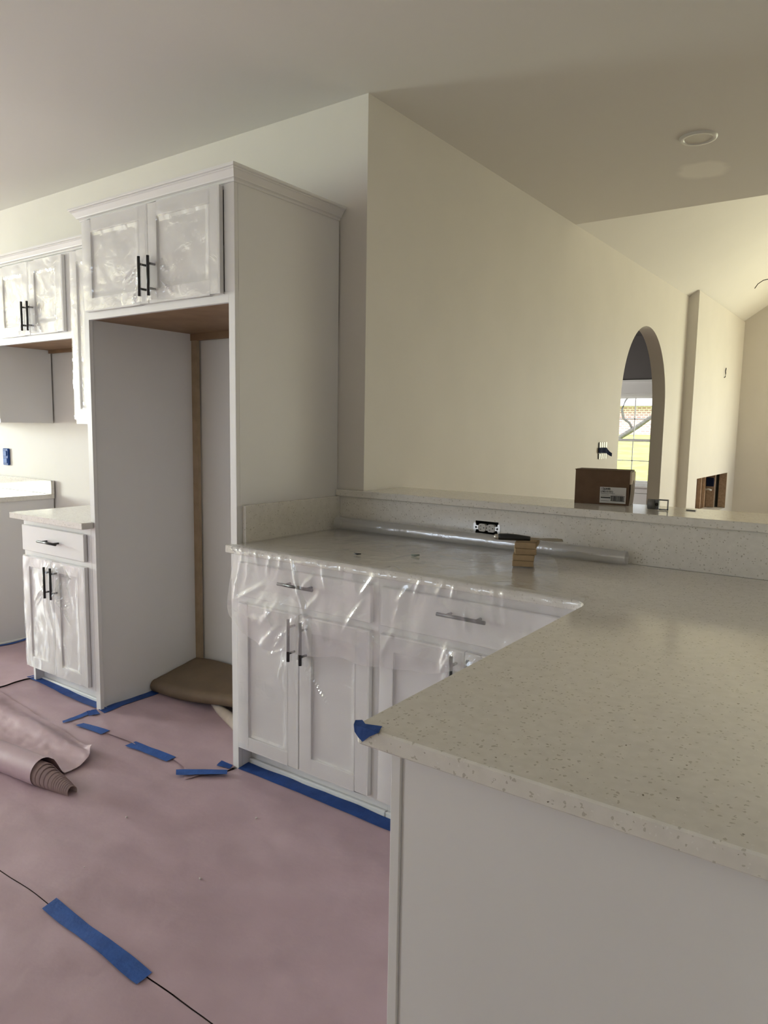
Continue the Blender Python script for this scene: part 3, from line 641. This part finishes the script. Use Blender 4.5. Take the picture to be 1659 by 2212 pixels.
# outer turn running off into the loose flap
RO = .054
def flap(u, v):
    s = .168 + 1.35 * u                                     # along the roll, away from the near end
    if v < .42:                                             # three quarters of a turn, from the back under the roll, front, then over the top
        a = -PI * .5 - (v / .42) * PI * 1.28
        p = roll_pt(s, a, RO * (1 - .06 * (1 - v / .42)))
    else:
        t = (v - .42) / .58
        a = -PI * .5 - PI * 1.28; p0 = roll_pt(s, a, RO)
        wdt = .235 + .26 * u
        p = p0 + sd_ * (wdt * t)
        hump = (.020 + .012 * ss(0, .3, u)) * math.exp(-((t - .72) / .16) ** 2)
        fall = ss(0, .20, t)
        ext = .010 * ss(.02, .2, t) * (1 - ss(0, .15, u)) - .075 * ss(.62, 1, t) * (1 - ss(0, .3, u))
        p = p - ax * ext
        p.z = p0.z * (1 - fall) + (hf(p.x, p.y) + .009) * fall + hump + .026 * ss(.70, 1, t) * math.exp(-u * 26) + .003 * nz(u * 34, t * 12, 3) * ss(.1, .4, t)
    return p
obj('loose_flap', grid(bmesh.new(), 90, 80, flap), ROSIN, rp_, True)

# ------------------------------------------------------------------ tapes
def tape(label, quad, m=BLUET, n=14, lift=.0062, ripple=.0008, cat='tape', group=None, fn=None, seed=0):
    """strip between a start edge (p,q) and an end edge (r,s), laid on the paper"""
    p, q, r_, s_ = [Vector((*a, 0)) for a in quad]
    def f(u, v):
        a = p.lerp(r_, u); b = q.lerp(s_, u); c = a.lerp(b, v)
        e = 0
        if u < .02 or u > .98: e = .006 * nz(v * 9 + seed, u * 3)
        c = c + (r_ - p).normalized() * e + (b - a) * .03 * nz(u * 4, seed) * (v - .5) * 2
        c.z = hf(c.x, c.y) + lift + ripple * nz(u * 12, v * 2, seed) + (fn(u, v) if fn else 0)
        return c
    return tag(obj('tape', grid(bmesh.new(), n, 3, f), m, None, True), label, cat, group)
tape('long dark blue tape strip along the toe kick beside the peninsula', [(-.142, -.606), (-.142, -.548), (1.30, -.618), (1.30, -.548)], BLUETD, 60, .0040, .0012)
tape('blue tape strip along the toe kick of the narrow base cabinet', [(-1.775, -.590), (-1.77, -.535), (-1.122, -.605), (-1.122, -.553)], BLUETD, 30, .0065)
tape('dark blue tape along the foot of the left inner panel of the refrigerator bay', [(-1.097, -.605), (-1.040, -.610), (-1.097, -.16), (-1.045, -.16)], BLUETD, 20, .0062)
tape('thin blue tape strip ending at the front corner of the refrigerator surround', [(-1.115, -.775), (-1.085, -.79), (-1.125, -.64), (-1.090, -.645)], BLUET, 10, .0062)
tape('crumpled little blue tape bit at the foot of the refrigerator surround', [(-1.125, -.648), (-1.07, -.672), (-1.105, -.612), (-1.045, -.628)], BLUETD, 8, .0085, .004)
tape('short blue tape strip, first along the edge of the bay paper', [(-1.012, -.735), (-1.008, -.775), (-.838, -.715), (-.835, -.760)], BLUET, 10, .0075)
tape('long blue tape strip, second along the edge of the bay paper', [(-.665, -.705), (-.670, -.755), (-.402, -.700), (-.402, -.748)], BLUET, 12, .0075)
tape('blue tape strip across the tip of the bay paper near the tall stile', [(-.312, -.772), (-.277, -.800), (-.150, -.652), (-.120, -.682)], BLUET, 12, .0135)
tape('tiny blue tape tab at the foot of the tall stile', [(-.236, -.606), (-.222, -.645), (-.172, -.604), (-.160, -.632)], BLUETD, 6, .0075)
tape('long blue tape strip across the paper seam in the near foreground', [(.050, -1.474), (.056, -1.520), (.500, -1.484), (.505, -1.532)], BLUET, 24, .0052)
tape('dark blue tape along the foot of the left-edge base cabinet', [(-2.462, -.53), (-2.43, -.53), (-2.462, -.06), (-2.43, -.06)], BLUETD, 14, .0068)
# tape cap on the peninsula corner: wraps the corner of the slab and hangs as a point
P = {'A': (1.250, -1.641, .9165), 'B': (1.258, -1.634, .9165), 'C': (1.271, -1.643, .9165), 'D': (1.2985, -1.637, .9180), 'E': (1.3015, -1.646, .9165),
     'p': (1.2555, -1.6525, .9145), 'q': (1.272, -1.6535, .9150), 'r': (1.290, -1.6535, .9150), 's': (1.304, -1.6530, .9148), 'f': (1.258, -1.6535, .904), 'g': (1.266, -1.6540, .897), 'h': (1.2745, -1.6545, .8925), 'i': (1.287, -1.6540, .904)}
bm = bmesh.new(); v = {k: bm.verts.new(p) for k, p in P.items()}
for f in ('ABCqp', 'CErq', 'CDE', 'Esr', 'pqgf', 'qrihg', 'rsi'): bm.faces.new([v[c] for c in f])
tag(obj('tape', bm, BLUETD, None), 'scrap of dark blue tape stuck on the peninsula counter corner', 'tape')

# ------------------------------------------------------------------ crumbs, kraft paper
g = bmesh.new(); bmesh.ops.create_icosphere(g, subdivisions=1, radius=.005)
for v in g.verts: v.co += Vector((nz(v.co.x * 300, v.co.y * 300), nz(v.co.y * 300, v.co.z * 300), 0)) * .0015
cm = bpy.data.meshes.new('plaster_crumb'); g.to_mesh(cm); g.free(); cm.materials.append(CRUMB)
for (x, y, s, lb_) in ((-.165, -1.097, .9, 'small white plaster crumb nearest the paper roll on the floor'), (.193, -.831, 1.0, 'small white plaster crumb on the floor in front of the door pair'), (.296, -1.163, .9, 'small white plaster crumb farthest from the cabinets, mid-floor'), (-.021, -1.343, .55, 'tiny plaster crumb above the long foreground tape')):
    o = bpy.data.objects.new('plaster_crumb', cm); C.objects.link(o); o.location = (x, y, hf(x, y) + .004); o.scale = (s, s * .8, s * .7); o.rotation_euler = (0, 0, x * 9)
    tag(o, lb_, 'crumb', 'plaster crumbs on the paper')
def kraft(u, v):   # front curl, then a slope up to the wall
    x = -1.092 + .90 * u
    rad = .032 + .004 * nz(u * 3, 1)
    lift = .006 + .055 * ss(.15, .75, u)
    yc = -.285 + .10 * u * .25
    if v < .4:
        a = -PI * .62 - (v / .4) * PI * .92
        return Vector((x, yc + rad * math.cos(a), lift + .010 + rad + rad * math.sin(a)))
    t = (v - .4) / .6; a = -PI * 1.54
    y0, z0 = yc + rad * math.cos(a), lift + .010 + rad + rad * math.sin(a)
    return Vector((x, y0 + (-.024 - y0) * t, z0 + (.125 + .02 * math.sin(u * 4) - z0) * t + .006 * nz(u * 4, t * 3, 5)))
tag(obj('kraft_paper', grid(bmesh.new(), 40, 50, kraft), KRAFT, None, True), 'curled brown kraft paper sheet pushed to the back of the refrigerator bay', 'paper')
tag(obj('paper_tube', tube(bmesh.new(), [(-.76, -.205, .022), (-.62, -.272, .028), (-.46, -.335, .033), (-.25, -.42, .038)], [.014, .022, .028, .034], 20), TUBEC, None, True), 'pale rolled paper cone sticking out under the kraft paper', 'paper')

# ------------------------------------------------------------------ plastic sheeting on the counter
R2 = random.Random(5); creases = []
# (x, s) start, direction, length, height; s is distance along the profile measured from the counter edge (positive = down)
for (x0, s0, x1, s1, h) in ((-.06, .0, -.09, .20, .014), (-.09, .20, .06, .12, .012), (.02, -.01, .03, .05, .010), (.10, .0, .075, .08, .012), (.15, .0, .14, .05, .008), (.19, .0, .27, .22, .014), (.27, .22, .30, .33, .010), (.14, .26, .04, .36, .010), (.56, .02, .50, .10, .012), (.52, .10, .44, .22, .010), (.74, .0, .71, .07, .011), (.86, .0, .85, .06, .012), (.68, .04, .64, .16, .008), (.34, .02, .36, .10, .007), (.85, .22, .82, .29, .012), (.42, .0, .42, .03, .010), (1.02, -.02, 1.02, .03, .008), (.06, .36, .12, .30, .010), (.30, .05, .22, .14, .006)):
    creases.append((x0, s0, x1, s1, h))
for k in range(30):
    x0, s0 = R2.uniform(-.1, 1.1), R2.uniform(-.04, .24); a = R2.uniform(.6, 2.4); L_ = R2.uniform(.05, .14)
    creases.append((x0, s0, x0 + math.cos(a) * L_, s0 + math.sin(a) * L_, R2.uniform(.003, .007)))
def segd(x, s, c):
    ax_, ay_, bx, by = c[:4]; dx, dy = bx - ax_, by - ay_; L2 = dx * dx + dy * dy
    t = ((x - ax_) * dx + (s - ay_) * dy) / L2
    if t < -.1 or t > 1.1: return 9, 0
    tc2 = max(0, min(1, t)); return math.hypot(x - ax_ - tc2 * dx, s - ay_ - tc2 * dy), math.sin(PI * (tc2 * .86 + .07))
YF = -.644
def bottom(x):
    pts_ = [(-.13, .66), (-.07, .60), (.0, .585), (.10, .56), (.20, .565), (.30, .575), (.40, .60), (.52, .595), (.60, .60), (.75, .62), (.9, .655), (1.05, .66), (1.24, .68)]
    for (a, za), (b, zb) in zip(pts_, pts_[1:]):
        if x <= b: return za + (zb - za) * ss(a, b, x)
    return pts_[-1][1]
def ystart(x): return -.045 if x < .86 else -.045 + (-.56) * ss(.86, 1.22, x)
def sheet(u, v):
    x = -.122 + 1.365 * u
    top = -ystart(x) * -1
    Lt = ystart(x) - YF                                   # length on the counter
    Ld = .914 - bottom(x) + .012 * nz(x * 9, 3.3)
    s = -Lt + (Lt + Ld) * v
    h = .003 + .0025 * (nz(x * 7, s * 7, 1) + 1) + .003 * max(0, nz(x * 16, s * 5, 9))
    if s > .005: h += .008 + .006 * nz(x * 5, s * 3.5, 4) + .004 * nz(x * 18, s * 6, 6)
    if x < .0: h += .012 * ss(0, .12, -x) * ss(.0, .2, s)
    if s > 0: h += .012 * ss(.12, .3, s)
    for c in creases:
        d, k = segd(x, s, c)
        if d < .03: h += c[4] * k * math.exp(-d / .0055)
    if s < -.01: h = min(h, .012) if x < .85 else h
    rr_ = .012
    if s < -rr_: return Vector((x, YF - s - 0.0, .9145 + h)) if False else Vector((x, YF + (-s), .9148 + h))
    if s < rr_:
        a = (s + rr_) / (2 * rr_) * PI / 2
        return Vector((x, YF + rr_ - (rr_ + h) * math.sin(a), .9148 - rr_ + (rr_ + h) * math.cos(a)))
    return Vector((x + .028 * ss(0, .122, -x) - .022 * ss(0, .122, -x) * ss(.0, .2, s) + .06 * ss(0, .122, -x) * ss(.22, .34, s), YF - h, .9148 - s))
ps = obj('plastic_sheet', grid(bmesh.new(), 230, 130, sheet), SHEETM, None, True)
tag(ps, 'clear crinkled plastic sheet draped over the counter edge and drawers', 'plastic sheet')
def proll(u, v):
    a = v * 2 * PI * 2.2; x = -.10 + 1.27 * u
    rad = (.031 - .007 * u) * (1 - .10 * v) + .0015 * nz(u * 20, v * 6)
    return Vector((x, -.046 + rad * math.cos(a), .9165 + (.031 - .007 * u) + rad * math.sin(a)))
tag(obj('plastic_roll', grid(bmesh.new(), 60, 60, proll), SHEETM, None, True), 'loose roll of clear plastic film along the foot of the backsplash', 'plastic roll')

# ------------------------------------------------------------------ things on the counter and the bar
def rot(cx, cy, deg): return Matrix.Translation((cx, cy, 0)) @ Matrix.Rotation(math.radians(deg), 4, 'Z')
zb = .925
for k, (ox, oy, dg, lb_) in enumerate(((0, 0, 24, 'lowest'), (.000, .001, 22, 'second lowest'), (.007, .004, 28, 'second highest'), (.0, .012, 18, 'topmost'))):
    T = rot(.897 + ox, -.360 + oy, dg); L_ = (.085, .15, .075, .13)[k]
    o = obj('wood_block', box(bmesh.new(), 0, .068, 0, L_, zb + k * .0195, zb + k * .0195 + .0185, T), BLOCKW, None, bev=.0008)
    tag(o, '%s of the four stacked tan fibreboard blocks on the counter' % lb_, 'block', 'stacked fibreboard blocks')
zt = zb + 4 * .0195 + .012
tl = thing('putty_knife', 'black-handled putty knife lying across the stacked wood blocks', 'tool', (.93, -.32, zt))
d0 = Vector((.826, -.357, zt)); dv = Vector((.203, .098, .0)).normalized()
obj('handle', tube(bmesh.new(), [d0 + dv * t + Vector((0, 0, dz)) for t, dz in ((.014, 0), (.02, .0005), (.045, .001), (.075, 0), (.10, -.001), (.118, -.002))], [.0095, .011, .0115, .0105, .0085, .0075], 12), BLACKP, tl, True, 'black plastic handle')
obj('end_cap', tube(bmesh.new(), [d0 + dv * t for t in (0, .003, .0138)], [.005, .0085, .0095], 12), STEEL, tl, True, 'bright steel butt cap')
sv = Vector((-dv.y, dv.x, 0)); bm = bmesh.new()
prof = ((.118, .006), (.14, .010), (.165, .026), (.195, .032), (.222, .024))
up_ = [[bm.verts.new(d0 + dv * t + sv * (s_ * wd) + Vector((0, 0, -.0035 + dz))) for s_ in (-1, 1)] for dz in (0, .0012) for t, wd in prof]
n = len(prof)
for i in range(n - 1):
    bm.faces.new((up_[i][0], up_[i + 1][0], up_[i + 1][1], up_[i][1])); bm.faces.new((up_[n + i][0], up_[n + i][1], up_[n + i + 1][1], up_[n + i + 1][0]))
    for s_ in (0, 1): bm.faces.new((up_[i][s_], up_[i + 1][s_], up_[n + i + 1][s_], up_[n + i][s_]))
obj('blade', bm, mat('blade_steel', (.20, .165, .12), .4, metal=.5), tl, label='flared steel blade')
tag(obj('debris', tube(bmesh.new(), [(.365, -.520, .9275), (.378, -.519, .926), (.392, -.514, .9275)], [.002, .0035, .002], 6), BLACKP, None, True), 'small black curved scrap lying on the plastic sheet', 'scrap')
tag(obj('debris', tube(bmesh.new(), [(.535, -.410, .9265), (.548, -.406, .926), (.562, -.400, .928)], [.003, .0045, .003], 6), mat('greenish', (.22, .26, .23), .6), None, True), 'small grey-green scrap lying on the plastic sheet', 'scrap')

# cardboard box
zb = 1.0917; T = rot(.889, .185, 9.0); bw, bd, bh = .2005, .11, .129
cb = thing('cardboard_box', 'brown cardboard box with a white shipping label on the bar top', 'box', (.98, .25, zb))
bm = bmesh.new()
def bulge(u, v): return .004 * math.sin(PI * u) * math.sin(PI * v)
for (fa) in (lambda u, v: (bw * u, -bulge(u, v), bh * v), lambda u, v: (bw * (1 - u), bd + bulge(u, v), bh * v), lambda u, v: (bw + bulge(u, v) + .004 * math.sin(PI * v), bd * u, bh * v), lambda u, v: (-bulge(u, v), bd * (1 - u), bh * v), lambda u, v: (bw * u, bd * v, bh - .003 + .003 * math.sin(PI * u)), lambda u, v: (bw * u, bd * (1 - v), 0)):
    grid(bm, 8, 8, lambda u, v, fa=fa: T @ (Vector(fa(u, v)) + Vector((0, 0, zb))))
obj('carton', bm, CARD, cb)
fl = bmesh.new()
box(fl, -.002, bw * .36, -.003, .05, zb + bh, zb + bh + .002, T); box(fl, bw * .38, bw + .002, -.002, .055, zb + bh - .0005, zb + bh + .0015, T); box(fl, 0, bw, .057, bd, zb + bh, zb + bh + .0015, T)
obj('flap', fl, CARD, cb)
obj('flap_edge', box(bmesh.new(), bw - .001, bw + .006, .0, .1, zb + bh * .62, zb + bh - .004, T @ Matrix.Translation((0, 0, 0))), CARDL, cb)
LX0, LX1, LZ0, LZ1 = .095, .190, .007, .067
lab = obj('label', grid(bmesh.new(), 6, 6, lambda u, v: T @ Vector((LX0 + (LX1 - LX0) * u, -.0052, zb + LZ0 + (LZ1 - LZ0) * v))), LABELP, cb, label='white shipping label with barcode')
bm = bmesh.new()
def ink(x0, x1, z0, z1): box(bm, x0, x1, -.0058, -.0054, zb + z0, zb + z1, T)
ink(.099, .150, .0425, .0437); ink(.099, .128, .0385, .0393); ink(.099, .131, .034, .0348); ink(.099, .134, .025, .0295); ink(.099, .130, .0145, .0155); ink(.138, .178, .038, .0388)
x = .135; RB = random.Random(3)
ink(.134, .1865, .0335, .035); ink(.134, .1865, .015, .0165)
while x < .185:
    wd = RB.choice((.0007, .0012, .002)); ink(x, x + wd, .0165, .0335); x += wd + RB.choice((.0007, .001, .0016))
obj('barcode', bm, INK, lab)
def lettering(text, x, z, size, parent):
    cu = bpy.data.curves.new('lettering', 'FONT'); cu.body = text; cu.size = size; cu.extrude = .0001; cu.offset = .0003
    o = bpy.data.objects.new('tmp', cu); C.objects.link(o); dg = bpy.context.evaluated_depsgraph_get(); me = bpy.data.meshes.new_from_object(o.evaluated_get(dg)); bpy.data.objects.remove(o)
    bm = bmesh.new(); bm.from_mesh(me); bpy.data.meshes.remove(me)
    bmesh.ops.transform(bm, verts=bm.verts, matrix=T @ Matrix.Translation((x, -.0057, zb + z)) @ Matrix.Rotation(PI / 2, 4, 'X'))
    return obj('lettering', bm, INK, parent)
lettering('156448', .0985, .0565, .0115, lab)
lettering('(18215101)', .0985, .047, .0095, lab)

# little metal bracket on the bar
mb = thing('metal_bracket', 'small grey metal bracket with an open square frame on the bar top', 'bracket', (1.2, .155, 1.0916))
bm = bmesh.new(); tube(bm, [(1.176, .150, 1.1115), (1.2, .152, 1.1115)], .0185, 18); obj('barrel', bm, GREYMETAL, mb, True)
obj('frame', boxes((1.2005, 1.214, .146, .160, 1.0935, 1.130), (1.214, 1.246, .150, .154, 1.126, 1.131), (1.242, 1.246, .150, .154, 1.094, 1.126), (1.214, 1.246, .150, .154, 1.0925, 1.0965)), GREYMETAL, mb)
obj('hole', tube(bmesh.new(), [(1.207, .1455, 1.112), (1.207, .1462, 1.112)], .006, 12), DARK, mb)
tag(obj('shim', boxes((1.292, 1.324, .210, .226, 1.0917, 1.0945)), GREYMETAL), 'thin dark flat strip lying on the bar top right of the bracket', 'scrap')
